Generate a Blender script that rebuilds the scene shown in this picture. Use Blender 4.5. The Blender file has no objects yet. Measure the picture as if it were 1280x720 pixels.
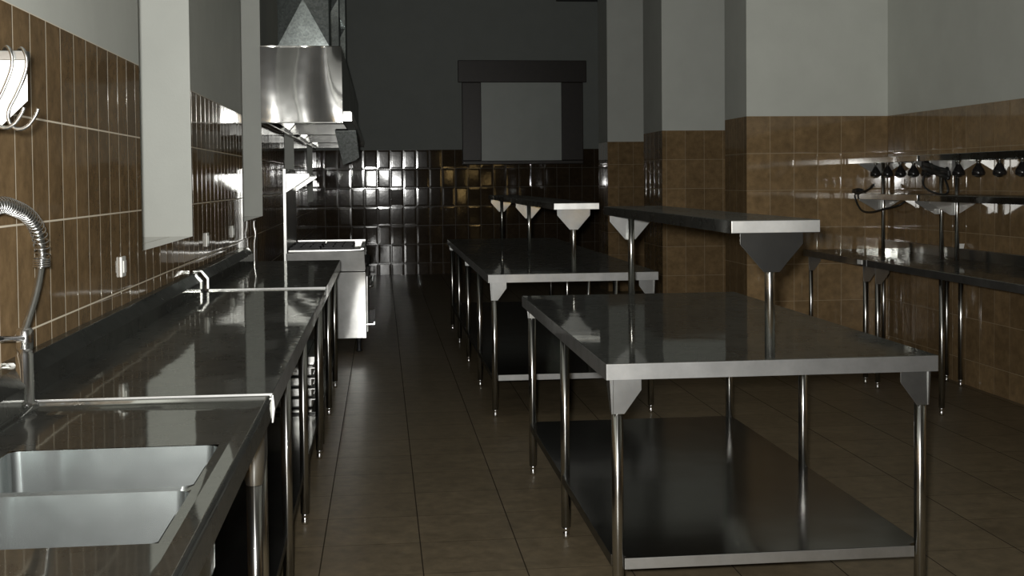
import bpy, bmesh, math, random
from mathutils import Vector, Matrix
from math import sin, cos, pi, radians
random.seed(7)
SC = bpy.context.scene
COL = SC.collection

# ------------------------------------------------------------------ materials
def new_mat(name):
    m = bpy.data.materials.new(name); m.use_nodes = True
    nt = m.node_tree
    for n in list(nt.nodes): nt.nodes.remove(n)
    out = nt.nodes.new('ShaderNodeOutputMaterial')
    return m, nt, out
class G:
    """tiny node-graph helper"""
    def __init__(s, nt): s.nt = nt
    def n(s, t, **kw):
        nd = s.nt.nodes.new(t)
        for k, v in kw.items(): setattr(nd, k, v)
        return nd
    def link(s, a, b): s.nt.links.new(a, b)
    def put(s, sock, v):
        if hasattr(v, 'is_output') or isinstance(v, bpy.types.NodeSocket): s.link(v, sock)
        else: sock.default_value = v
    def math(s, op, a, b=None, c=None):
        nd = s.n('ShaderNodeMath', operation=op)
        s.put(nd.inputs[0], a)
        if b is not None: s.put(nd.inputs[1], b)
        if c is not None: s.put(nd.inputs[2], c)
        return nd.outputs[0]
    def vmath(s, op, a, b=None):
        nd = s.n('ShaderNodeVectorMath', operation=op)
        s.put(nd.inputs[0], a)
        if b is not None: s.put(nd.inputs[1], b)
        return nd.outputs[0]
    def mix(s, f, a, b):
        nd = s.n('ShaderNodeMix', data_type='RGBA')
        s.put(nd.inputs['Factor'], f); s.put(nd.inputs['A'], a) if False else None
        s.put(nd.inputs[6], a); s.put(nd.inputs[7], b)
        return nd.outputs[2]
    def noise(s, vec, scale, detail=3, rough=.5):
        nd = s.n('ShaderNodeTexNoise'); s.link(vec, nd.inputs['Vector'])
        nd.inputs['Scale'].default_value = scale; nd.inputs['Detail'].default_value = detail
        nd.inputs['Roughness'].default_value = rough
        return nd.outputs['Fac']
    def ramp(s, fac, lo, hi, a=0.0, b=1.0):
        nd = s.n('ShaderNodeMapRange'); s.put(nd.inputs[0], fac)
        nd.inputs[1].default_value = lo; nd.inputs[2].default_value = hi
        nd.inputs[3].default_value = a; nd.inputs[4].default_value = b
        return nd.outputs[0]
def rgb(r, g, b): return (r, g, b, 1)

def steel(name, base=(.56, .565, .555), r1=.09, r2=.42, mixf=.45, wave=.004, wscale=2.2, spangle=0.0, aniso=0.0):
    """polished sheet steel: a sharp lobe and a broad scatter lobe, with gentle sheet warp"""
    m, nt, out = new_mat(name); g = G(nt)
    tc = g.n('ShaderNodeTexCoord').outputs['Object']
    geo = g.n('ShaderNodeNewGeometry').outputs['Position']
    nz = g.noise(geo, wscale, 2, .45)
    bump = g.n('ShaderNodeBump'); bump.inputs['Strength'].default_value = 1
    bump.inputs['Distance'].default_value = wave * 10
    g.link(nz, bump.inputs['Height'])
    smear = g.noise(geo, 9, 5, .65)
    colf = g.ramp(smear, .3, .75, .93, 1.03)
    cc = g.vmath('SCALE', base); cc.node.inputs[3].default_value = 1
    g.link(colf, cc.node.inputs[3])
    col = cc
    if spangle:
        vo = g.n('ShaderNodeTexVoronoi'); g.link(geo, vo.inputs['Vector']); vo.inputs['Scale'].default_value = 70
        sp = g.n('ShaderNodeSeparateColor'); g.link(vo.outputs['Color'], sp.inputs[0])
        f = g.ramp(sp.outputs[0], 0, 1, 1 - spangle, 1)
        c2 = g.vmath('SCALE', cc); g.link(f, c2.node.inputs[3]); col = c2
    a = g.n('ShaderNodeBsdfAnisotropic'); b = g.n('ShaderNodeBsdfAnisotropic')
    for nd, r in ((a, r1), (b, r2)):
        nd.inputs['Roughness'].default_value = r; nd.distribution = 'GGX'
        g.link(col, nd.inputs['Color']); g.link(bump.outputs[0], nd.inputs['Normal'])
    if aniso:                       # drawn tube: scatters along its length, sharp around it
        tan = g.vmath('NORMALIZE', g.vmath('CROSS_PRODUCT', (0, 0, 1), geo.node.outputs['Normal']))
        a.inputs['Anisotropy'].default_value = aniso; g.link(tan, a.inputs['Tangent'])
    sm = g.ramp(smear, .35, .7, mixf * .92, min(1, mixf * 1.08))
    mx = g.n('ShaderNodeMixShader'); g.link(sm, mx.inputs[0])
    g.link(a.outputs[0], mx.inputs[1]); g.link(b.outputs[0], mx.inputs[2])
    g.link(mx.outputs[0], out.inputs[0])
    return m

def plain(name, base, rough=.5, spec=.5, metal=0, nscale=0, namp=.1, bumpd=0, bscale=60):
    m, nt, out = new_mat(name); g = G(nt)
    p = g.n('ShaderNodeBsdfPrincipled')
    p.inputs['Roughness'].default_value = rough; p.inputs['Metallic'].default_value = metal
    p.inputs['Specular IOR Level'].default_value = spec
    geo = g.n('ShaderNodeNewGeometry').outputs['Position']
    nz = g.noise(geo, nscale or 8, 4, .6)
    f = g.ramp(nz, .3, .7, 1 - namp, 1 + namp)
    c = g.vmath('SCALE', base); g.link(f, c.node.inputs[3])
    g.link(c, p.inputs['Base Color'])
    if bumpd:
        b = g.n('ShaderNodeBump'); b.inputs['Distance'].default_value = bumpd
        g.link(g.noise(geo, bscale, 4, .6), b.inputs['Height']); g.link(b.outputs[0], p.inputs['Normal'])
    g.link(p.outputs[0], out.inputs[0])
    return m

def tile_mat(name, w, h, u0, v0, base, grout, gw=.0035, rough=.1, tilt=.022, pillow=.0012, floor=False, var=.16, spec=.5, edge=.035):
    """glazed tiles laid w x h; every tile sits at a slightly different tilt and has soft edges"""
    m, nt, out = new_mat(name); g = G(nt)
    geo = g.n('ShaderNodeNewGeometry')
    sp = g.n('ShaderNodeSeparateXYZ'); g.link(geo.outputs['Position'], sp.inputs[0])
    X, Y, Z = sp.outputs
    if floor:
        U, V = X, Y
    else:
        sn = g.n('ShaderNodeSeparateXYZ'); g.link(geo.outputs['True Normal'], sn.inputs[0])
        isx = g.math('GREATER_THAN', g.math('ABSOLUTE', sn.outputs[0]), .5)
        U = g.math('ADD', g.math('MULTIPLY', isx, Y), g.math('MULTIPLY', g.math('SUBTRACT', 1.0, isx), g.math('ADD', X, -.06)))
        V = Z
    us = g.math('DIVIDE', g.math('SUBTRACT', U, u0), w)
    vs = g.math('DIVIDE', g.math('SUBTRACT', V, v0), h)
    iu, iv = g.math('FLOOR', us), g.math('FLOOR', vs)
    fu, fv = g.math('SUBTRACT', us, iu), g.math('SUBTRACT', vs, iv)
    du = g.math('MULTIPLY', g.math('SUBTRACT', .5, g.math('ABSOLUTE', g.math('SUBTRACT', fu, .5))), w)   # metres to tile edge
    dv = g.math('MULTIPLY', g.math('SUBTRACT', .5, g.math('ABSOLUTE', g.math('SUBTRACT', fv, .5))), h)
    d = g.math('MINIMUM', du, g.math('MULTIPLY', dv, 1.9) if floor else dv)
    isg = g.ramp(d, gw * .4, gw * .6, 1, 0)
    cell = g.n('ShaderNodeCombineXYZ'); g.link(iu, cell.inputs[0]); g.link(iv, cell.inputs[1])
    wn = g.n('ShaderNodeTexWhiteNoise', noise_dimensions='3D'); g.link(cell.outputs[0], wn.inputs['Vector'])
    rnd = g.vmath('SUBTRACT', wn.outputs['Color'], (.5, .5, .5))
    rnd = g.vmath('SCALE', rnd); rnd.node.inputs[3].default_value = tilt
    nrm = g.vmath('NORMALIZE', g.vmath('ADD', geo.outputs['Normal'], rnd))
    hu = g.n('ShaderNodeMapRange', interpolation_type='SMOOTHSTEP'); g.link(d, hu.inputs[0])
    hu.inputs[1].default_value = 0; hu.inputs[2].default_value = edge
    wav = g.noise(geo.outputs['Position'], 11, 2, .5)
    hh = g.math('ADD', hu.outputs[0], g.math('MULTIPLY', wav, .35))
    bump = g.n('ShaderNodeBump'); bump.inputs['Distance'].default_value = pillow
    g.link(hh, bump.inputs['Height']); g.link(nrm, bump.inputs['Normal'])
    n1 = g.noise(geo.outputs['Position'], 16, 6, .68)
    n2 = g.noise(geo.outputs['Position'], 5, 3, .5)
    f = g.math('MULTIPLY', g.ramp(n1, .25, .75, .68, 1.34), g.ramp(n2, .3, .7, .88, 1.12))
    f = g.math('MULTIPLY', f, g.ramp(wn.outputs['Value'], 0, 1, 1 - var, 1 + var))
    c = g.vmath('SCALE', base); g.link(f, c.node.inputs[3])
    col = g.mix(isg, c, grout + (1,))
    p = g.n('ShaderNodeBsdfPrincipled'); g.link(col, p.inputs['Base Color'])
    g.link(g.math('ADD', rough, g.math('MULTIPLY', isg, .5)), p.inputs['Roughness'])
    p.inputs['Specular IOR Level'].default_value = spec
    g.link(bump.outputs[0], p.inputs['Normal'])
    g.link(p.outputs[0], out.inputs[0])
    return m

def emit(name, c, s):
    m, nt, out = new_mat(name); g = G(nt)
    e = g.n('ShaderNodeEmission'); e.inputs[0].default_value = c + (1,); e.inputs[1].default_value = s
    g.link(e.outputs[0], out.inputs[0]); return m

M = {}
M['steel'] = steel('polished_sheet_steel', mixf=.3, wave=.0004)
M['top'] = steel('polished_steel_top', base=(.43, .435, .415), r1=.045, r2=.4, mixf=.26, wave=.0001, wscale=3)
M['shelf'] = steel('satin_steel_shelf', base=(.30, .30, .29), r1=.14, r2=.42, mixf=.12, wave=.0002)
M['tube'] = steel('polished_steel_tube', base=(.58, .58, .565), r1=.15, r2=.34, mixf=.1, wave=.0, aniso=.6)
M['bright'] = steel('bright_sheet_steel', base=(.74, .74, .72), r1=.25, r2=.45, mixf=.62, wave=.0005, wscale=4)
M['edge'] = steel('flat_sheet_steel', base=(.8, .8, .78), r1=.075, r2=.42, mixf=.2, wave=0)
M['apron'] = steel('brushed_apron_steel', base=(.60, .60, .59), r1=.08, r2=.52, mixf=.42, wave=.0003)
M['range'] = steel('brushed_range_steel', base=(.6, .6, .585), r1=.06, r2=.55, mixf=.36, wave=.0001, wscale=3)
M['hood'] = steel('warped_hood_steel', base=(.56, .56, .54), r1=.1, r2=.5, mixf=.09, wave=.0003, wscale=3)
M['basin'] = steel('worn_basin_steel', base=(.50, .53, .525), r1=.12, r2=.5, mixf=.17, wave=.0003, wscale=5)
M['galv'] = steel('galvanised_sheet', base=(.50, .55, .54), r1=.12, r2=.5, mixf=.14, wave=.0005, spangle=.35)
M['galv_dull'] = steel('dull_galvanised_sheet', base=(.30, .32, .31), r1=.3, r2=.6, mixf=.6, wave=.0005, spangle=.4)
M['hose'] = steel('polished_wire_steel', base=(.62, .62, .6), r1=.11, r2=.35, mixf=.3, wave=0)
M['chrome'] = steel('chrome', base=(.8, .8, .8), r1=.06, r2=.25, mixf=.3, wave=0)
M['paint'] = plain('grey_white_wall_paint', (.56, .575, .53), .55, .3, nscale=3, namp=.04, bumpd=.0006, bscale=90)
M['ceil'] = plain('ceiling_paint', (.5, .5, .48), .8, .2, nscale=2, namp=.03)
M['tile'] = tile_mat('brown_glazed_wall_tile', .199, .300, 3.269, 1.982, (.225, .150, .076), (.34, .26, .16), gw=.004, rough=.065, tilt=.007, pillow=.0004, edge=.012)
M['tile_left'] = tile_mat('narrow_brown_wall_tile', .1655, .306, 3.779, 1.982, (.215, .143, .074), (.78, .70, .56), gw=.0055, rough=.07, tilt=.012, pillow=.0004, edge=.012, spec=.35)
M['tile_dimmed'] = tile_mat('falloff_darkened_wall_tile', .205, .300, 3.779, 1.982, (.045, .031, .018), (.10, .09, .07), gw=.004, rough=.058, tilt=.024, pillow=.0005, edge=.035)  # brown wall tile with the flash's falloff at depth painted into its colour
M['paint_dimmed'] = plain('falloff_darkened_wall_paint', (.22, .235, .22), .6, .3, nscale=3, namp=.04)  # grey-white wall paint, darkened in colour to imitate the flash fading with distance
M['floor'] = tile_mat('beige_floor_tile', .3923, .3923, -.2503, 4.86, (.150, .118, .074), (.03, .022, .014), gw=.005, rough=.36, tilt=.004, pillow=.0003, floor=True, var=.05, spec=.2, edge=.01)
M['dark'] = plain('black_cast_iron', (.012, .012, .013), .5, .4)
M['rubber'] = plain('black_rubber', (.012, .012, .012), .45, .5)
M['enamel'] = plain('black_enamel', (.015, .014, .014), .18, .6)
M['white'] = plain('white_plastic', (.78, .78, .74), .35, .5, namp=.02)
M['card'] = plain('white_card', (.85, .85, .82), .7, .2, namp=.02)
M['frame'] = plain('dark_brown_window_surround', (.022, .016, .012), .4, .4, nscale=12, namp=.2)
M['pane'] = plain('frosted_grey_pane', (.42, .45, .42), .35, .4, nscale=3, namp=.05)
M['glass'] = plain('dark_window_glass', (.01, .012, .014), .05, .5)
M['lit'] = emit('warm_lit_window', (1, .66, .25), 6.5)

# ------------------------------------------------------------------ mesh helpers
class MB:
    def __init__(s): s.bm = bmesh.new()
    def quad(s, pts, mi=0, smooth=False):
        f = s.bm.faces.new([s.bm.verts.new(p) for p in pts]); f.material_index = mi; f.smooth = smooth
        return s
    def box(s, x0, x1, y0, y1, z0, z1, mi=0, skip=()):
        v = [s.bm.verts.new(p) for p in ((x0,y0,z0),(x1,y0,z0),(x1,y1,z0),(x0,y1,z0),(x0,y0,z1),(x1,y0,z1),(x1,y1,z1),(x0,y1,z1))]
        F = {'-z':(3,2,1,0),'+z':(4,5,6,7),'-y':(0,1,5,4),'+x':(1,2,6,5),'+y':(2,3,7,6),'-x':(3,0,4,7)}
        for k, idx in F.items():
            if k in skip: continue
            f = s.bm.faces.new([v[i] for i in idx]); f.material_index = mi
        return s
    def prism(s, pts, ext, mi=0):
        """polygon (list of 3-D points) pushed along the vector ext"""
        e = Vector(ext); a = [s.bm.verts.new(p) for p in pts]; b = [s.bm.verts.new(Vector(p) + e) for p in pts]
        n = len(pts); fs = [s.bm.faces.new(a), s.bm.faces.new(list(reversed(b)))]
        for i in range(n): fs.append(s.bm.faces.new([a[i], b[i], b[(i+1) % n], a[(i+1) % n]]))
        for f in fs: f.material_index = mi
        bmesh.ops.recalc_face_normals(s.bm, faces=fs)
        return s
    def tube(s, path, r, seg=12, mi=0, cap=True):
        """swept circle along a polyline; r a number or one radius per point"""
        P = [Vector(p) for p in path]; n = len(P)
        R = r if isinstance(r, (list, tuple)) else [r] * n
        T = [(P[min(i+1, n-1)] - P[max(i-1, 0)]).normalized() for i in range(n)]
        up = Vector((0,0,1)) if abs(T[0].z) < .9 else Vector((1,0,0))
        N = (up - T[0] * up.dot(T[0])).normalized(); rings = []
        for i in range(n):
            N = (N - T[i] * N.dot(T[i])).normalized(); B = T[i].cross(N)
            rings.append([s.bm.verts.new(P[i] + (N * cos(2*pi*k/seg) + B * sin(2*pi*k/seg)) * R[i]) for k in range(seg)])
        for i in range(n-1):
            for k in range(seg):
                f = s.bm.faces.new([rings[i][k], rings[i][(k+1) % seg], rings[i+1][(k+1) % seg], rings[i+1][k]])
                f.smooth = True; f.material_index = mi
        if cap:
            for q in (list(reversed(rings[0])), rings[-1]):
                f = s.bm.faces.new(q); f.material_index = mi
        return s
    def lathe(s, prof, c, seg=20, mi=0):
        """profile [(radius, z)] spun about the vertical through c"""
        rings = []
        for r, z in prof:
            rings.append([s.bm.verts.new((c[0] + max(r, 1e-4) * cos(2*pi*k/seg), c[1] + max(r, 1e-4) * sin(2*pi*k/seg), c[2] + z)) for k in range(seg)])
        for i in range(len(prof) - 1):
            for k in range(seg):
                f = s.bm.faces.new([rings[i][k], rings[i][(k+1) % seg], rings[i+1][(k+1) % seg], rings[i+1][k]])
                f.smooth = True; f.material_index = mi
        return s
    def build(s, name, mat, parent=None, bevel=0, solid=0, loc=None, segs=2):
        """one mesh object; coordinates are world unless loc is given (then local to loc)"""
        me = bpy.data.meshes.new(name)
        org = world(parent) if parent else Vector((0,0,0))
        if loc is None:
            for v in s.bm.verts: v.co -= org
        s.bm.to_mesh(me); s.bm.free()
        for m in (mat if isinstance(mat, (list, tuple)) else [mat]): me.materials.append(m)
        if bevel: me.shade_smooth()
        o = bpy.data.objects.new(name, me); COL.objects.link(o)
        if parent: o.parent = parent
        if loc is not None: o.location = Vector(loc) - org
        if bevel:
            b = o.modifiers.new('Bevel', 'BEVEL'); b.width = bevel; b.segments = segs; b.limit_method = 'ANGLE'; b.angle_limit = radians(35)
        if solid:
            d = o.modifiers.new('Solidify', 'SOLIDIFY'); d.thickness = solid; d.offset = -1
        if bevel:
            wn = o.modifiers.new('Weighted normals', 'WEIGHTED_NORMAL'); wn.weight = 100; wn.keep_sharp = True
        return o
def world(o):
    v = Vector((0,0,0))
    while o: v += o.location; o = o.parent
    return v
def tag(o, label, cat, group=None):
    o['label'] = label; o['category'] = cat
    if group: o['group'] = group
    return o
def thing(name, loc, label, cat, group=None):
    o = bpy.data.objects.new(name, None); o.empty_display_size = .1; COL.objects.link(o); o.location = loc
    return tag(o, label, cat, group)
def kids(o): return [c for c in bpy.data.objects if c.parent == o]
def copy_tree(o, parent=None, delta=(0,0,0)):
    c = o.copy(); COL.objects.link(c)
    if parent: c.parent = parent
    c.location = o.location + Vector(delta)
    for ch in kids(o): copy_tree(ch, c)
    return c
def struct(o): o['kind'] = 'structure'; return o
def spline(pts, n=8):
    P = [Vector(p) for p in pts]; out = []
    Q = [P[0]*2 - P[1]] + P + [P[-1]*2 - P[-2]]
    for i in range(1, len(Q) - 2):
        for k in range(n):
            t = k / n; a, b, c, d = Q[i-1], Q[i], Q[i+1], Q[i+2]
            out.append(.5 * ((2*b) + (c-a)*t + (2*a-5*b+4*c-d)*t*t + (3*b-a-3*c+d)*t**3))
    out.append(P[-1]); return out

# ------------------------------------------------------------------ the room
XW, XR, YB, YF, ZC, TH = -1.01, 4.12, 19.0, -16.0, 4.7, 1.982
ROOM = [M['paint'], M['tile'], M['ceil']]
b = MB(); b.box(-1.6, XR + .2, YF - .2, YB + .2, -.1, 0); struct(b.build('floor', M['floor']))
b = MB(); b.box(-1.6, XR + .2, YF - .2, YB + .2, ZC, ZC + .1); struct(b.build('ceiling', M['ceil']))

WIN = [(5.19, 6.55), (8.92, 10.37), (12.75, 14.19), (16.6, 18.0)]
SILL, HEAD, DEEP = 1.197, 3.3, -1.47
b = MB()
def wq(x, y0, y1, z0, z1):           # left wall face, tile below TH, paint above
    if z0 < TH: b.quad([(x,y1,z0),(x,y0,z0),(x,y0,min(z1,TH)),(x,y1,min(z1,TH))], 1)
    if z1 > TH: b.quad([(x,y1,max(z0,TH)),(x,y0,max(z0,TH)),(x,y0,z1),(x,y1,z1)], 0)
y = YF - .2
for (a, c) in WIN:
    wq(XW, y, a, 0, ZC); wq(XW, a, c, 0, SILL); wq(XW, a, c, HEAD, ZC)
    b.quad([(XW,c,SILL),(DEEP,c,SILL),(DEEP,c,HEAD),(XW,c,HEAD)][::-1], 0)      # far jamb, painted
    b.quad([(XW,a,SILL),(DEEP,a,SILL),(DEEP,a,HEAD),(XW,a,HEAD)], 0)
    b.quad([(XW,a,SILL),(XW,c,SILL),(DEEP,c,SILL),(DEEP,a,SILL)], 1)
    b.quad([(XW,a,HEAD),(DEEP,a,HEAD),(DEEP,c,HEAD),(XW,c,HEAD)], 0)
    y = c
wq(XW, y, YB + .2, 0, ZC)
b.quad([(-1.6,YF-.2,0),(-1.6,YB+.2,0),(-1.6,YB+.2,ZC),(-1.6,YF-.2,ZC)], 0)
struct(b.build('wall_left', [M['paint'], M['tile_left'], M['ceil']]))
for k, (a, c) in enumerate(WIN):
    f = MB(); x0, x1 = DEEP + .03, DEEP + .08
    f.box(x0,x1,a,a+.05,SILL,HEAD); f.box(x0,x1,c-.05,c,SILL,HEAD); f.box(x0,x1,a+.05,c-.05,SILL,SILL+.05); f.box(x0,x1,a+.05,c-.05,HEAD-.05,HEAD)
    f.box(x0,x1,(a+c)/2-.02,(a+c)/2+.02,SILL+.05,HEAD-.05)
    w = struct(f.build('window_%d' % (k+1), M['white']))
    p = MB(); p.box(x0+.02,x0+.026,a+.05,c-.05,SILL+.05,HEAD-.05); p.build('pane', M['glass'], w)

def shell(name, faces, mats=ROOM):
    b = MB()
    for p, mi in faces: b.quad(p, mi)
    return struct(b.build(name, mats))
def vwall_x(x, y0, y1, flip):         # wall facing +-X split into tile and paint
    q = []
    for z0, z1, mi in ((0,TH,1),(TH,ZC,0)):
        p = [(x,y0,z0),(x,y1,z0),(x,y1,z1),(x,y0,z1)]; q.append((p[::-1] if flip else p, mi))
    return q
def vwall_y(y, x0, x1, flip=False):
    q = []
    for z0, z1, mi in ((0,TH,1),(TH,ZC,0)):
        p = [(x0,y,z0),(x1,y,z0),(x1,y,z1),(x0,y,z1)]; q.append((p[::-1] if flip else p, mi))
    return q
shell('wall_right', vwall_x(XR, YF-.2, YB+.2, True))
ROOM_DIMMED = [M['paint_dimmed'], M['tile_dimmed'], M['ceil']]
shell('wall_back', vwall_y(YB, -1.6, XR+.2), ROOM_DIMMED)
shell('wall_front', vwall_y(YF, -1.6, XR+.2, True))
for (px, y0, y1) in ((2.935, 9.36, 9.97), (2.886, 12.06, 12.93), (2.985, 15.55, 16.2)):
    shell('wall_pier', vwall_y(y0, px, XR) + vwall_x(px, y0, y1, True) + vwall_y(y1, px, XR, True))
# dark beam across the far end of the room
b = MB(); b.box(2.82, XR, 18.3, 19.0, 4.34, ZC); struct(b.build('ceiling_beam', M['frame'], bevel=.01))
# window with a broad dark surround in the back wall
f = MB()
x0, x1, z0, z1 = 1.235, 3.30, 1.80, 3.395
f.box(x0, x1, 18.93, 19.0, 3.045, z1); f.box(x0+.06, 1.60, 18.93, 19.0, z0, 3.045); f.box(2.89, x1-.06, 18.93, 19.0, z0, 3.045); f.box(x0+.06, x1-.06, 18.93, 19.0, z0-.06, z0)
w = struct(f.build('window_5', M['frame'], bevel=.01))
p = MB(); p.box(1.60, 2.89, 18.965, 18.985, z0, 3.045); p.build('pane', M['pane'], w)
# lit window behind the photographer: its warm glow mirrors in the far tiles
f = MB(); lx, lz = 3.53, 1.5
f.box(lx-.25, lx+.25, YF, YF+.06, lz+.55, lz+.62); f.box(lx-.25, lx+.25, YF, YF+.06, lz-.62, lz-.55)
for xx in (-.25, .18): f.box(lx+xx, lx+xx+.07, YF, YF+.06, lz-.55, lz+.55)
f.box(lx-.18, lx+.18, YF, YF+.05, lz-.02, lz+.02); f.box(lx-.02, lx+.02, YF, YF+.05, lz-.55, lz+.55)
w = struct(f.build('window_6', M['white']))
p = MB(); p.box(lx-.18, lx+.18, YF+.015, YF+.025, lz-.55, lz+.55); p.build('pane', M['lit'], w)

# ------------------------------------------------------------------ steel furniture
def sheet(name, x0, x1, y0, y1, z0, z1, mat, parent, bevel=.004):
    b = MB(); b.box(x0, x1, y0, y1, z0, z1, mi=1, skip=('-z',)); b.bm.faces.ensure_lookup_table()
    for f in b.bm.faces:
        if f.normal.z > .5 or all(abs(v.co.z - z1) < 1e-6 for v in f.verts): f.material_index = 0
    return b.build(name, [mat, M['apron']], parent, bevel=bevel, solid=.0025)
def leg(parent, x, y, ztop, r=.019, gx=0, gy=0, mat='tube', yoff=-1, gs=1.0):
    """tube leg with an adjustable bullet foot; gx / gy = +-1 put gusset plates running that way"""
    b = MB(); b.tube([(0,0,.05),(0,0,ztop-.002)], r, 16)
    o = b.build('leg', M[mat], parent, loc=(x,y,0))
    b = MB(); b.lathe([(.0,.0),(.012,.001),(.016,.012),(.013,.03),(.011,.034),(.0155,.036),(.0155,.052),(.0,.052)], (0,0,0), 14)
    b.build('foot', M['chrome'], o, loc=(x,y,0))
    if gx:
        b = MB(); s = gx; t = ztop - .001; yy = yoff * (r + .001)
        b.prism([(-.028*s,yy,t),(.076*gs*s,yy,t),(.076*gs*s,yy,t-.04*gs),(.02*s,yy,t-.116*gs),(-.022*s,yy,t-.116*gs)], (0, .003, 0))
        b.build('gusset', M['steel'], o, bevel=.001, loc=(x,y,0))
    if gy:
        b = MB(); s = gy; t = ztop - .001; xx = r * (1 if gx < 0 else -1)
        b.prism([(xx,-.028*s,t),(xx,.076*gs*s,t),(xx,.076*gs*s,t-.04*gs),(xx,.02*s,t-.116*gs),(xx,-.022*s,t-.116*gs)], (.003 * (1 if xx < 0 else -1), 0, 0))
        b.build('gusset', M['steel'], o, bevel=.001, loc=(x,y,0))
    return o
def bracket(parent, x, y, z, half=.105, mat='steel', drop=.128):
    b = MB(); b.prism([(-half,0,0),(half,0,0),(half,0,-.037),(.026,0,-drop),(-.026,0,-drop),(-half,0,-.037)], (0,.003,0))
    return b.build('bracket', M[mat], parent, bevel=.001, loc=(x,y,z))
def prep_table(x0, x1, y0, y1, legs_y, gus, label, cat, shelf, poles, px):
    t = thing('prep_table', ((x0+x1)/2, (y0+y1)/2, 0), label, cat)
    sheet('tabletop', x0, x1, y0, y1, .848, .9, M['top'], t)
    i = .044
    b = MB(); sx0, sx1, sy0, sy1 = x0+.028, x1-.028, legs_y[0]-.002, legs_y[-1]+.02
    c = .045
    pts = [(sx0+c,sy0,.228),(sx1-c,sy0,.228),(sx1-c,sy0+.02,.228),(sx1,sy0+.045,.228),(sx1,sy1-.045,.228),(sx1-c,sy1,.228),(sx0+c,sy1,.228),(sx0,sy1-.045,.228),(sx0,sy0+.045,.228),(sx0+c,sy0+.02,.228)]
    b.prism(pts, (0,0,.037)); u = b.build('undershelf', M['shelf'], t, bevel=.002)
    b = MB(); b.box(sx0+c-.008, sx1-c+.008, sy0-.003, sy0-.0005, .2285, .2645); b.build('front_lip', M['apron'], u, bevel=.001)
    for k, y in enumerate(legs_y):
        g = k in gus
        for s, x in ((1, x0+i), (-1, x1-i)):
            leg(t, x, y, .851, gx=s if g else 0, gy=(0 if not g else (-1 if k == len(legs_y)-1 else 1)), gs=1.0 if k == 0 else .5)
    ox0, ox1, oy0, oy1, oz0, oz1 = shelf
    b = MB(); b.box(ox0, ox1, oy0, oy1, oz0, oz1, skip=('-z',))
    o = b.build('overshelf', M['top'], t, bevel=.003, solid=.0025)
    b = MB(); b.box(ox0+.001, ox1-.001, oy0-.0025, oy0, oz0+.001, oz1-.002); b.build('end_cap', M['bright'], o, bevel=.001)
    for k, y in enumerate(poles):
        b = MB(); b.tube([(0,0,0),(0,0,oz0-.9+.03)], .0165, 16); b.build('pole', M['tube'], o, loc=(px,y,.9))
        bracket(o, px, y - .0205 if k == 0 else y + .0185, oz0 + .001, mat='shelf' if k == 0 and y0 < 5 else 'steel')
    return t
prep_table(.6986, 1.8005, 3.693, 5.95, (3.737, 4.835, 5.905), (0, 2),
    'nearest long steel prep table, with lower shelf and single raised shelf on two poles', 'table',
    (1.115, 1.411, 3.722, 5.93, 1.305, 1.347), (3.745, 5.9), 1.25)
prep_table(.6506, 1.7314, 7.345, 11.90, (7.395, 8.53, 9.67, 10.80, 11.85), (0, 2, 4),
    'farther long steel prep table standing behind the nearest one, raised shelf on three poles', 'table',
    (1.074, 1.362, 7.385, 11.95, 1.296, 1.337), (7.41, 9.67, 11.88), 1.2)

# left-hand worktops against the tiled wall
def splash(parent, y0, y1, x=-.92, up=0):
    prof = [(px, pz + up) for px, pz in ((x,.898),(x,.958),(x-.035,1.0),(x-.085,1.0),(x-.085,.99),(x-.04,.99),(x-.006,.954),(x-.006,.898))]
    b = MB(); b.prism([(px,y0,pz) for px, pz in prof], (0,y1-y0,0))
    return b.build('splashback', M['top'], parent, bevel=.0015)
def worktop(y0, y1, legs_y, label, up, sx=-.918, shelf=True):
    t = thing('worktop_table', (-.61,(y0+y1)/2,0), label, 'table')
    sheet('tabletop', sx-.005, -.30, y0, y1, .848, .9 + up, M['top'], t, bevel=.0025); sb = splash(t, y0, y1, sx, up=up)
    b = MB(); x = sx - .0005; b.prism([(x,y0-.002,.9+up),(x,y0-.002,.958+up),(x-.035,y0-.002,1.0+up),(x-.05,y0-.002,1.0+up),(x-.012,y0-.002,.952+up),(x-.012,y0-.002,.9+up)], (0,.0015,0)); b.build('end_cap', M['bright'], sb, bevel=.0008)
    if shelf:
        b = MB(); b.box(-.90, -.345, y0+.06, y1-.05, .198, .23, skip=('-z',)); b.build('undershelf', M['shelf'], t, bevel=.002, solid=.002)
    for k, y in enumerate(legs_y):
        g = k == 0 and y0 > 6
        leg(t, -.345, y, .851); leg(t, -.88, y, .851)
    return t
worktop(3.285, 6.478, (3.375, 4.27, 5.19, 6.42), 'long steel worktop along the left wall, between the sink and the far worktop', .0085, -.942)
worktop(6.484, 8.70, (6.56, 7.62, 8.64), 'far steel worktop on the left wall, ending in front of the cooking range', .018)

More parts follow.
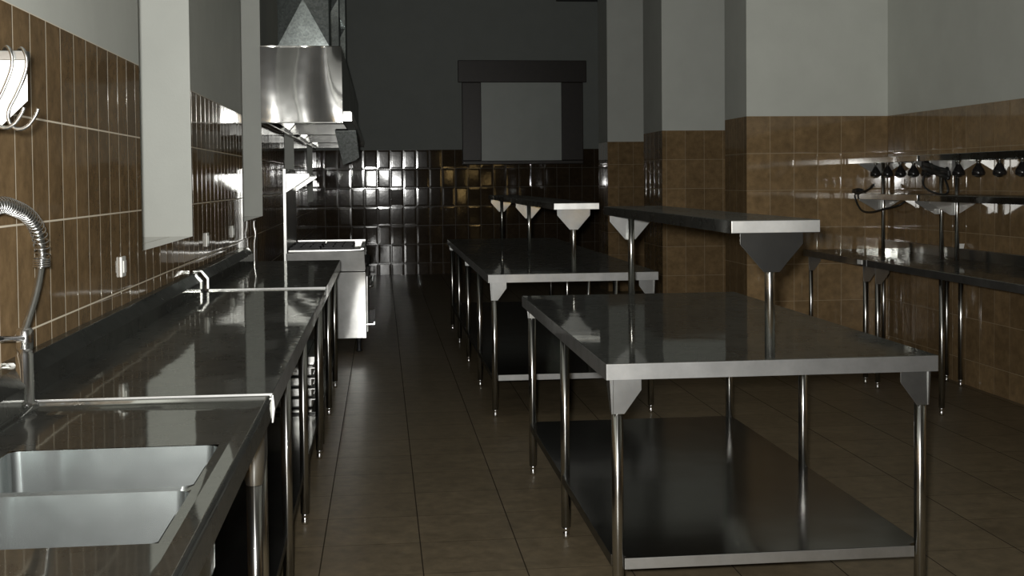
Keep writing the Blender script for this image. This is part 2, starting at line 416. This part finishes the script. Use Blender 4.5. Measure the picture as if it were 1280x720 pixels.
# sink unit -------------------------------------------------------------
S = thing('sink_unit', (-.61, 2.3, 0), 'steel double sink unit with two square basins in the left foreground', 'sink')
b = MB()
def ring(bm_, A, B):
    (ax0,ax1,ay0,ay1,az), (bx0,bx1,by0,by1,bz) = A, B
    a = [(ax0,ay0,az),(ax1,ay0,az),(ax1,ay1,az),(ax0,ay1,az)]; c = [(bx0,by0,bz),(bx1,by0,bz),(bx1,by1,bz),(bx0,by1,bz)]
    for i in range(4): bm_.quad([a[i], a[(i+1)%4], c[(i+1)%4], c[i]])
R0 = (-.925,-.30,1.25,3.278,.848); R1 = (-.925,-.30,1.25,3.278,.899); R2 = (-.915,-.308,1.26,3.27,.905); R3 = (-.912,-.314,1.266,3.264,.905); R3b = (-.908,-.318,1.27,3.260,.893); R4 = (-.87,-.352,1.32,3.165,.889)
for A, B in ((R0,R1),(R1,R2),(R2,R3),(R3,R3b),(R3b,R4)): ring(b, A, B)
zf = .889; BX0, BX1 = -.83, -.372; BY = [(2.0, 2.345), (2.378, 2.745)]
xs = [-.87, BX0, BX1, -.352]; ys = [1.32, 2.0, 2.345, 2.378, 2.745, 3.165]
for i in range(3):
    for j in range(5):
        if i == 1 and j in (1, 3): continue
        z = zf
        if i == 1 and j == 2:
            b.quad([(xs[1],ys[2],z),(xs[1]+.03,ys[2],z-.012),(xs[1]+.03,ys[3],z-.012),(xs[1],ys[3],z)])
            b.quad([(xs[1]+.03,ys[2],z-.012),(xs[2]-.03,ys[2],z-.012),(xs[2]-.03,ys[3],z-.012),(xs[1]+.03,ys[3],z-.012)])
            b.quad([(xs[2]-.03,ys[2],z-.012),(xs[2],ys[2],z),(xs[2],ys[3],z),(xs[2]-.03,ys[3],z-.012)]); continue
        b.quad([(xs[i],ys[j],z),(xs[i+1],ys[j],z),(xs[i+1],ys[j+1],z),(xs[i],ys[j+1],z)])
bmesh.ops.remove_doubles(b.bm, verts=b.bm.verts, dist=1e-5)
b.build('sink_top', M['top'], S, bevel=.003)
for (y0, y1) in BY:
    b = MB(); bm = b.bm; t = .012; dz = .30
    top = [(BX0,y0),(BX1,y0),(BX1,y1),(BX0,y1)]; bot = [(BX0+t,y0+t),(BX1-t,y0+t),(BX1-t,y1-t),(BX0+t,y1-t)]
    vt = [bm.verts.new((p[0],p[1],zf-.0015)) for p in top]; vb = [bm.verts.new((p[0],p[1],zf-dz)) for p in bot]
    for i in range(4): bm.faces.new([vt[(i+1)%4], vt[i], vb[i], vb[(i+1)%4]])
    bm.faces.new(vb)
    bmesh.ops.recalc_face_normals(bm, faces=bm.faces[:])
    bmesh.ops.reverse_faces(bm, faces=bm.faces[:])
    eds = [e for e in bm.edges if len(e.link_faces) == 2]
    bmesh.ops.bevel(bm, geom=eds, offset=.028, segments=4, affect='EDGES', profile=.5)
    for f in bm.faces: f.smooth = True
    o = b.build('basin', M['basin'], S)
    wn = o.modifiers.new('Weighted normals', 'WEIGHTED_NORMAL'); wn.weight = 100
    d = MB(); d.lathe([(.0,.002),(.03,.002),(.045,.006),(.05,.003)], ((BX0+BX1)/2,(y0+y1)/2,zf-dz), 20); d.build('drain', M['chrome'], o)
splash(S, 1.25, 3.278)
b = MB(); b.box(-.9, -.40, 1.9, 2.85, .575, .848, skip=('+z',)); b.build('basin_housing', M['steel'], S, bevel=.003)
for y in (3.205, 1.33):
    for x in (-.345, -.88):
        leg(S, x, y, .70, r=.021)
        b = MB(); b.lathe([(.0,.73),(.032,.73),(.034,.848),(.0,.848)][::-1] if False else [(.022,.68),(.027,.70),(.036,.76),(.036,.848)], (x,y,0), 16); b.build('leg_socket', M['steel'], S)
b = MB(); b.prism([(-.302,3.262,.907),(-.296,3.262,.907),(-.292,3.262,.87),(-.297,3.262,.83),(-.303,3.262,.83)], (0,.019,0)); b.build('edge_clip', M['bright'], S, bevel=.002)

# pre-rinse tap ------------------------------------------------------------
fx, fy = -.93, 3.218
T = thing('spring_tap', (fx, fy, .905), 'chrome pre-rinse tap with coiled spring hose at the back corner of the sink', 'tap')
b = MB(); b.lathe([(.0,.0),(.03,.0),(.03,.008),(.0225,.012),(.0225,.135),(.018,.14),(.018,.15),(.0,.15)], (fx,fy,.905), 24); b.build('body', M['chrome'], T)
b = MB(); b.lathe([(.0,.0),(.019,.0),(.021,.004),(.021,.05),(.017,.056),(.0,.056)], (fx,fy+.005,1.052), 24); b.build('collar', M['chrome'], T)
b = MB(); b.tube([(fx,fy,1.082),(fx-.005,2.80,1.133)], .0075, 12); b.tube([(fx-.005,2.80,1.133),(fx-.005,2.76,1.14)], .016, 12); b.build('support_arm', M['chrome'], T)
path = spline([(fx,fy+.006,1.10),(fx,3.25,1.12),(fx,3.334,1.19),(fx,3.395,1.275),(fx,3.388,1.325),(fx,3.346,1.368),(fx,3.275,1.399),(fx,3.172,1.420),(fx,3.044,1.432),(fx,2.92,1.41),(fx,2.83,1.35),(fx,2.79,1.26),(fx,2.78,1.17)], 14)
b = MB(); b.tube(path, .0105, 14); hose = b.build('riser_hose', M['hose'], T)
# coil: resample the upper part of the path
start = next(i for i, p in enumerate(path) if p.z > 1.268)
cp = path[start:]; hel = []; turns_per_m = 50; L = 0
for i in range(len(cp) - 1):
    a, c = cp[i], cp[i+1]; d = (c - a); n = 10
    tg = d.normalized(); side = Vector((1,0,0)); up = side.cross(tg)
    for k in range(n):
        tt = k / n; ang = 2*pi*turns_per_m*(L + d.length*tt)
        hel.append(a + d*tt + (side*cos(ang) + up*sin(ang)) * .0205)
    L += d.length
b = MB()
for k in range(4): b.lathe([(.019,-.0022),(.023,-.0022),(.023,.0022),(.019,.0022),(.019,-.0022)], cp[0] + Vector((0,0,.006*k-.012)), 18)
b.tube(hel, .0018, 6); b.build('spring', M['chrome'], T)
b = MB(); b.tube([(fx,2.78,1.185),(fx,2.78,1.16),(fx,2.78,1.10),(fx,2.775,1.02),(fx,2.775,1.0)], [.014,.017,.019,.022,.03], 16); b.build('spray_head', M['rubber'], T)

# bracket with the two S hooks high on the left wall --------------------------
B = thing('wall_bracket', (-1.01, 2.75, 1.7), 'bright steel bracket plate on the brown tiles above the tap', 'bracket')
b = MB(); b.prism([(-1.01,2.75,1.762),(-.776,2.75,1.762),(-.776,2.75,1.668),(-1.01,2.75,1.44)], (0,.003,0)); b.build('plate', M['bright'], B, bevel=.001)
b = MB(); b.box(-1.01, -.774, 2.742, 2.768, 1.757, 1.778); b.build('top_rail', M['steel'], B, bevel=.002)
sp = [(-.806,1.768,2.778),(-.801,1.782,2.774),(-.790,1.787,2.755),(-.778,1.779,2.738),(-.7725,1.758,2.736),(-.777,1.730,2.737),(-.795,1.686,2.737),(-.812,1.652,2.737),(-.814,1.629,2.737),(-.803,1.611,2.737),(-.787,1.608,2.737),(-.771,1.617,2.737),(-.757,1.636,2.737),(-.750,1.653,2.737)]
for k, dx in enumerate((0, -.030)):
    b = MB(); b.tube(spline([(x+dx, yy - .002*k, z-.003+.003*k) for x, z, yy in sp], 8), .0042, 10)
    o = b.build('s_hook', M['hose'])
    tag(o, ('steel S hook at the outer end of the wall bracket, nearer the window', 'steel S hook cut by the left picture edge, on the same wall bracket')[k], 'hook', 'S hooks on the wall bracket')

# sockets on the left wall --------------------------------------------------
def outlet(y, z, label):
    o = thing('wall_socket', (XW, y, z), label, 'socket', 'sockets on the left wall')
    b = MB(); b.box(XW, XW+.011, y-.037, y+.037, z-.04, z+.04); b.build('cover_plate', M['white'], o, bevel=.004)
    b = MB(); b.box(XW+.011, XW+.016, y-.022, y+.022, z-.024, z+.024); b.build('insert', M['white'], o, bevel=.002)
outlet(4.775, 1.16, 'white wall socket below the first window, nearest the sink')
outlet(7.05, 1.155, 'white wall socket on brown tiles just past the first window')
outlet(8.25, 1.152, 'white wall socket on brown tiles just before the second window')
# thin pipe by the end of the worktop
b = MB(); b.tube(spline([(-.985,9.42,.80),(-.985,9.42,1.0),(-.975,9.42,1.08),(-.985,9.42,1.14),(-.985,9.42,1.19)], 6), .018, 12)
b.tube([(-1.01,9.42,.82),(-.985,9.42,.82)], .018, 12)
tag(b.build('wall_pipe', M['chrome']), 'short shiny vertical pipe on the wall under the second window', 'pipe')

# pans stacked under the far worktop ------------------------------------------
for k in range(4):
    z0 = .232 + .058 * k
    b = MB(); b.box(-.80+.02, -.39, 6.66, 7.05, z0, z0+.05, skip=('+z',))
    o = b.build('steel_pan', M['bright'], None, bevel=.012, solid=.002)
    r = MB(); 
    for (x0,x1,y0,y1) in ((-.80,-.37,6.64,6.662),(-.80,-.37,7.048,7.07),(-.80,-.779,6.662,7.048),(-.391,-.37,6.662,7.048)): r.box(x0,x1,y0,y1,z0+.047,z0+.052)
    r.build('rim', M['bright'], o)
    tag(o, 'shallow steel pan under the far worktop, %s' % ('bottom of its stack of four','second from the bottom of its stack','third up in its stack','topmost of its stack of four')[k], 'pan', 'steel pans under the far worktop')
b = MB(); b.lathe([(.0,.0),(.05,.002),(.09,.03),(.115,.085),(.12,.12),(.123,.122),(.118,.122),(.112,.085),(.088,.033),(.0,.006)], (-.50,7.75,.232), 28)
tag(b.build('mixing_bowl', M['bright']), 'round steel bowl on the low shelf behind the stack of pans', 'bowl')

# ------------------------------------------------------------------ cooking range
ry0, ry1, rx0, rx1 = 10.41, 11.62, -.825, -.147
K = thing('cooking_range', ((rx0+rx1)/2, (ry0+ry1)/2, 0), 'stainless steel cooking range with tall backguard, beyond the left worktops', 'stove')
b = MB(); b.box(rx0, rx1+.008, ry0, ry1, .12, .70); b.build('body', M['range'], K, bevel=.006, segs=3)
b = MB()
b.prism([(rx0,ry0,.705),(rx1,ry0,.705),(rx1+.006,ry0,.73),(rx1,ry0,.80),(rx1-.004,ry0,.895),(rx0,ry0,.872)], (0, ry1-ry0, 0)); b.build('control_panel', M['range'], K, bevel=.004)
b = MB()
for a in ((rx0+.02,rx1-.004,ry0,ry0+.03,.874,.90),(rx0+.02,rx1-.004,ry1-.03,ry1,.885,.93),(rx1-.04,rx1-.004,ry0,ry1,.885,.912)): b.box(*a)
b.build('hob_rim', M['bright'], K, bevel=.006)
for i in range(2):
    for j in range(3):
        cx = rx0 + .16 + i*.28; cy = ry0 + .22 + j*.385
        b = MB(); h = .125
        for d in (-h, -.04, .04, h): b.box(cx-h-.006, cx+h+.006, cy+d-.006, cy+d+.006, .897, .915); b.box(cx+d-.006, cx+d+.006, cy-h, cy+h, .897, .915)
        for (sx, sy) in ((-1,-1),(1,-1),(1,1),(-1,1)): b.box(cx+sx*h-.007, cx+sx*h+.007, cy+sy*h-.007, cy+sy*h+.007, .882, .90)
        g = b.build('grate', M['dark'], K)
        c = MB(); c.lathe([(.0,.897),(.035,.896),(.045,.888),(.05,.876)], (cx,cy,0), 16); c.build('burner', M['dark'], g)
b = MB(); b.box(rx0+.02, rx1-.04, ry0+.03, ry1-.03, .872, .882); b.build('hob_tray', M['enamel'], K)
b = MB(); b.box(rx0-.015, rx0+.012, ry0, ry1, .60, 1.60); b.build('backguard', M['bright'], K, bevel=.003)
b = MB(); b.box(rx0+.012, rx0+.21, ry0+.004, ry1, 1.535, 1.56); hs = b.build('high_shelf', M['bright'], K, bevel=.003)
for yy in (ry0+.002, ry1-.01):
    b = MB(); b.prism([(rx0+.012,yy,1.55),(rx0+.21,yy,1.55),(rx0+.21,yy,1.525),(rx0+.012,yy,1.395)], (0,.008,0)); b.build('shelf_bracket', M['bright'], hs, bevel=.001)
for k in range(6):
    yy = ry0 + .1 + k*.2
    b = MB(); b.tube([(rx1,yy,.762),(rx1+.012,yy,.762),(rx1+.016,yy,.762),(rx1+.035,yy,.762)], [.026,.026,.02,.018], 14); b.build('knob', M['rubber'], K)
b = MB(); b.box(rx1+.008, rx1+.022, ry0+.04, ry1-.04, .17, .66); dr = b.build('oven_door', M['bright'], K, bevel=.004)
b = MB(); b.tube([(rx1+.02,ry0+.08,.56),(rx1+.06,ry0+.08,.57),(rx1+.06,ry1-.08,.57),(rx1+.02,ry1-.08,.56)], .011, 10); b.build('handle', M['chrome'], dr)
b = MB(); b.box(rx1+.008, rx1+.075, ry0+.03, ry1-.03, .235, .243); b.box(rx1+.07, rx1+.078, ry0+.03, ry1-.03, .235, .26); b.build('foot_rail', M['chrome'], K)
for x in (rx0+.07, rx1-.06):
    for yy in (ry0+.07, ry1-.07):
        b = MB(); b.lathe([(.0,.0),(.024,.0),(.026,.01),(.016,.03),(.02,.09),(.03,.12),(.0,.12)], (x,yy,0), 14); b.build('foot', M['dark'], K)

# ------------------------------------------------------------------ extraction hoods
def hood(y0, y1, label):
    x0, x1, z0, z1 = -1.002, -.32, 1.99, 2.632
    H = thing('extractor_hood', ((x0+x1)/2, (y0+y1)/2, z0), label, 'hood', )
    b = MB(); bm = b.bm
    # near end panel, slightly bellied sheet with a rolled right-hand edge
    nx, nz = 18, 16; grid = []
    for i in range(nx+1):
        row = []
        for j in range(nz+1):
            u, v = i/nx, j/nz
            ph = -.364 + .9*sin(2.2*v + .3) * (1 - u)
            dy = -(.01 + .07*max(0, u-.8)/.2)*(z1-z0)*v + (x1-x0)*(.065*u + .11/(2*pi*1.4)*sin(2*pi*1.4*u + ph)) + .012*sin(pi*v)*(u - .5)
            row.append(bm.verts.new((x0+(x1-x0)*u, y0+dy, z0+(z1-z0)*v)))
        grid.append(row)
    for i in range(nx):
        for j in range(nz):
            f = bm.faces.new([grid[i][j], grid[i+1][j], grid[i+1][j+1], grid[i][j+1]]); f.smooth = True
    yy = y0 + .045
    b.quad([(x1,yy,z0),(x1,y1,z0),(x1,y1,z1),(x1,yy,z1)]); b.quad([(x0,y1,z0),(x0,yy,z0),(x0,yy,z1),(x0,y1,z1)])
    b.quad([(x0,yy,z1),(x1,yy,z1),(x1,y1,z1),(x0,y1,z1)]); b.quad([(x1,y1,z0),(x0,y1,z0),(x0,y1,z1),(x1,y1,z1)])
    b.quad([(x0,y0-.05,z1),(x1,y0-.05,z1),(x1,yy,z1),(x0,yy,z1)])
    b.box(x0, x1, y0-.001, y0+.02, z0-.006, z0+.003); b.box(x0, x1, y1-.02, y1, z0-.006, z0+.05)
    b.box(x0, x0+.05, y0, y1, z0-.006, z0+.003)
    b.build('canopy', M['hood'], H)
    b = MB(); b.prism([(x1+.002,y0,z0+.005),(x1+.085,y0,z0+.005),(x1+.085,y0,z0+.085),(x1+.07,y0,z0+.098),(x1+.002,y0,z0+.098)], (0,y1-y0,0)); b.build('grease_gutter', M['bright'], H, bevel=.006)
    b = MB()
    n = 5
    for k in range(n):
        ya = y0+.08+(y1-y0-.16)*k/n; yb = y0+.08+(y1-y0-.16)*(k+1)/n-.02
        b.prism([(x0+.06,ya,z0+.04),(x0+.52,ya,z1-.06),(x0+.50,ya,z1-.045),(x0+.04,ya,z0+.055)], (0,yb-ya,0))
    b.build('filters', M['shelf'], H)
    dx0, dx1 = -.858, -.428
    dy0, dy1 = y0+.06, y0+.52
    b = MB(); b.box(dx0, dx1, dy0+.012, dy1, z1, ZC-.01)
    b.box(dx0-.012, dx1+.012, dy0-.006, dy0+.02, z1, z1+.014)
    duct = b.build('duct', M['galv'], H, bevel=.003)
    b = MB()
    for k in range(2):                                    # cross-broken duct panels
        za, zb = z1+.016+k*.80, z1+.80+k*.80; cx, cz = (dx0+dx1)/2, (za+zb)/2
        P = [(dx0,dy0+.012,za),(dx1,dy0+.012,za),(dx1,dy0+.012,zb),(dx0,dy0+.012,zb)]; c = (cx,dy0-.012,cz)
        for i in range(4): b.quad([P[i], P[(i+1)%4], c])
        b.box(dx0-.008, dx1+.008, dy0-.004, dy0+.02, zb, zb+.012)
    b.build('duct_panel', M['galv'], duct)
    return H
h1 = hood(10.27, 12.72, 'nearest steel extractor hood, above the cooking range')
for k, lab in ((1, 'second steel extractor hood, directly behind the nearest one'), (2, 'farthest steel extractor hood, third along the left wall')):
    c = copy_tree(h1, None, (0, 2.5*k, 0)); c['label'] = lab
# galvanised flap hanging from the gutter of the nearest hood
b = MB(); b.prism([(-.452,12.0,1.992),(-.24,12.0,1.992),(-.213,12.07,1.725),(-.25,12.08,1.695),(-.378,12.09,1.65)], (.01,.022,.022))
tag(b.build('hanging_panel', M['galv_dull'], bevel=.004), 'dented grey sheet panel hanging crooked below the front edge of the nearest hood', 'panel')

# ------------------------------------------------------------------ right-hand wall tables and shelf racks
def wall_table(y0, y1, legs_y, label):
    t = thing('wall_table', (3.76,(y0+y1)/2,0), label, 'table')
    sheet('tabletop', 3.395, 4.085, y0, y1, .852, .9, M['top'], t)
    b = MB(); b.box(4.07, 4.10, y0, y1, .898, .972); b.build('splashback', M['steel'], t, bevel=.003)
    for k, y in enumerate(legs_y):
        for s, x in ((1, 3.44), (-1, 4.05)): leg(t, x, y, .853, r=.018, gx=(s if k == 0 or y > 8.9 or y == 8.19 else 0))
    return t
ta = wall_table(8.07, 9.34, (8.19, 9.28), 'steel wall table in the far right corner, beside the tiled pier')
b = MB(); b.box(3.391, 3.396, 8.14, 8.22, .862, .892); b.build('sticker', M['card'], ta)['label'] = 'small white sticker'
wall_table(4.9, 8.06, (7.98, 7.02, 5.9, 4.98), 'long steel wall table cut by the right picture edge')
def rack(y0, y1, poles, label, mat, mats):
    t = thing('shelf_rack', (3.94,(y0+y1)/2,.9), label, 'shelf')
    for z0, z1 in ((1.312,1.355),(1.592,1.634)):
        b = MB(); b.box(3.75, 4.115, y0, y1, z0, z1, skip=('-z',)); o = b.build('shelf', M[mats], t, bevel=.003, solid=.0025)
        for y in poles:
            b = MB(); b.prism([(-.18,0,0),(.165,0,0),(.165,0,-.015),(.02,0,-.10),(-.03,0,-.10),(-.18,0,-.015)], (0,.003,0)); b.build('bracket', M['bright'], o, bevel=.001, loc=(3.945,y+.017,z0+.002))
    for y in poles:
        b = MB(); b.tube([(0,0,0),(0,0,.70)], .0155, 14); b.build('pole', M[mat], t, loc=(3.955,y,.9))
    return t
rack(8.03, 9.345, (9.07, 8.05+.03), 'two-tier wall shelf over the table in the far right corner', 'tube', 'edge')
rack(4.95, 7.99, (7.85, 6.3, 5.0), 'two-tier wall shelf over the long wall table, cut by the right picture edge', 'tube', 'top')
# heat lamps hanging under the upper shelves
def heat_lamp(y):
    t = thing('heat_lamp', (3.90, y, 1.592), '', 'heat lamp', 'heat lamps under the upper shelves')
    b = MB(); b.lathe([(.0,.0),(.018,.0),(.018,-.012),(.011,-.016),(.011,-.032),(.0,-.032)], (3.90,y,1.594), 16); b.build('socket', M['chrome'], t)
    b = MB(); b.lathe([(.0,-.026),(.014,-.028),(.022,-.044),(.036,-.066),(.043,-.086),(.040,-.102),(.034,-.104)], (3.90,y,1.592), 20); b.build('shade', M['enamel'], t)
    b = MB(); b.lathe([(.033,-.098),(.028,-.108),(.016,-.114),(.0,-.116)], (3.90,y,1.592), 16); b.build('bulb', M['chrome'], t)
    return t
NM = ['farthest heat lamp, closest to the tiled pier corner', 'second black heat lamp from the pier corner', 'third black heat lamp from the pier corner',
      'fourth black heat lamp, last before the black cable bundle', 'black heat lamp half hidden behind the black cable bundle', 'black heat lamp beside the paired shelf poles',
      'first black heat lamp past the paired poles', 'second black heat lamp past the paired poles', 'black heat lamp cut by the right picture edge']
L0 = None
for y, lab in zip((9.09, 8.86, 8.63, 8.41, 8.19, 7.72, 7.45, 7.18, 6.91), NM):
    if L0 is None: L0 = o = heat_lamp(9.09)
    else: o = copy_tree(L0, None, (0, y-9.09, 0))
    o['label'] = lab
# black power cords
b = MB(); b.tube(spline([(3.80,9.06,1.366),(3.78,8.95,1.385),(3.76,8.82,1.418),(3.745,8.76,1.425),(3.74,8.80,1.40),(3.745,8.98,1.366),(3.738,9.10,1.345),(3.735,9.07,1.29),(3.735,8.97,1.225),(3.735,8.80,1.213),(3.74,8.58,1.24),(3.78,8.42,1.27),(3.83,8.40,1.30)], 8), .0075, 8)
o = b.build('power_cord', M['rubber']); tag(o, 'black cord with plug looping over the lower shelf edge in the far corner', 'cord', 'black cords on the shelf racks')
b = MB(); b.tube([(3.775,9.05,1.378),(3.77,9.12,1.374),(3.765,9.19,1.371)], [.014,.024,.02], 10); b.build('plug', M['rubber'], o)
b = MB(); b.tube(spline([(3.79,7.95,1.52),(3.775,7.985,1.47),(3.765,7.96,1.42),(3.76,7.86,1.385),(3.76,7.73,1.366),(3.76,7.62,1.364),(3.765,7.60,1.40),(3.775,7.66,1.46),(3.785,7.74,1.525)], 8), .007, 8)
o = b.build('power_cord', M['rubber']); tag(o, 'black cord drooping between the shelves from the black cable bundle', 'cord', 'black cords on the shelf racks')
b = MB()
for k in range(9):
    a = random.uniform(-.02,.02); c = random.uniform(-.012,.012)
    q = (k - 4) * .006
    b.tube(spline([(3.78+c,7.97+a,1.588),(3.775+c,7.96+a,1.56+q),(3.77+c,7.88+a,1.545+q),(3.77-c,7.78+a,1.522+q),(3.775+c,7.66+a,1.502+q),(3.775,7.62+a,1.495+q),(3.785+c,7.67+a,1.513+q)], 6), .012, 8)
tag(b.build('cable_bundle', M['rubber']), 'black bundle of cable tied under the upper shelf beside the paired poles', 'cable')
# white card on the splashback
b = MB(); b.prism([(4.035,8.03,.9722),(4.096,8.03,.9722),(4.116,8.055,1.004),(4.056,8.055,1.004)], (0,.002,-.001))
tag(b.build('white_card', M['card']), 'small white card propped at the back edge of the wall table, by the paired poles', 'card')

# ------------------------------------------------------------------ camera, flash, world
F, PYC, YAW, PIT, ROL, HC = 1489.77, 270.33, .1092, .03, -.009, 1.4815
cy, sy = cos(YAW), sin(YAW)
fw = Vector((sy*cos(PIT), cy*cos(PIT), -sin(PIT))); r0 = Vector((cy, -sy, 0)); u0 = r0.cross(fw)
rr = r0*cos(ROL) + u0*sin(ROL); uu = u0*cos(ROL) - r0*sin(ROL)
cam = bpy.data.cameras.new('camera'); co = bpy.data.objects.new('camera', cam); COL.objects.link(co)
co.matrix_world = Matrix(((rr.x, uu.x, -fw.x, 0), (rr.y, uu.y, -fw.y, 0), (rr.z, uu.z, -fw.z, HC), (0,0,0,1)))
cam.sensor_fit = 'HORIZONTAL'; cam.sensor_width = 36; cam.lens = F/1280*36
cam.shift_y = (PYC - 360)/1280; cam.clip_start = .05; cam.clip_end = 100
SC.camera = co
fl = bpy.data.lights.new('camera_flash', 'AREA'); fl.shape = 'DISK'; fl.size = .07; fl.energy = 138; fl.spread = radians(125); fl.color = (1, .99, .95)
fo = bpy.data.objects.new('camera_flash', fl); COL.objects.link(fo)
M4 = co.matrix_world.copy(); fo.matrix_world = Matrix.Translation(rr*-.045 + uu*.05) @ M4 @ Matrix.Rotation(radians(5), 4, 'Y') @ Matrix.Rotation(radians(8), 4, 'X')
w = bpy.data.worlds.new('night'); SC.world = w; w.use_nodes = True
bg = w.node_tree.nodes['Background']; bg.inputs[0].default_value = (.5, .55, .6, 1); bg.inputs[1].default_value = .0008
vs = SC.view_settings
vs.view_transform = 'Standard'; vs.look = 'None'; vs.gamma = 1; vs.exposure = 0; vs.use_curve_mapping = False
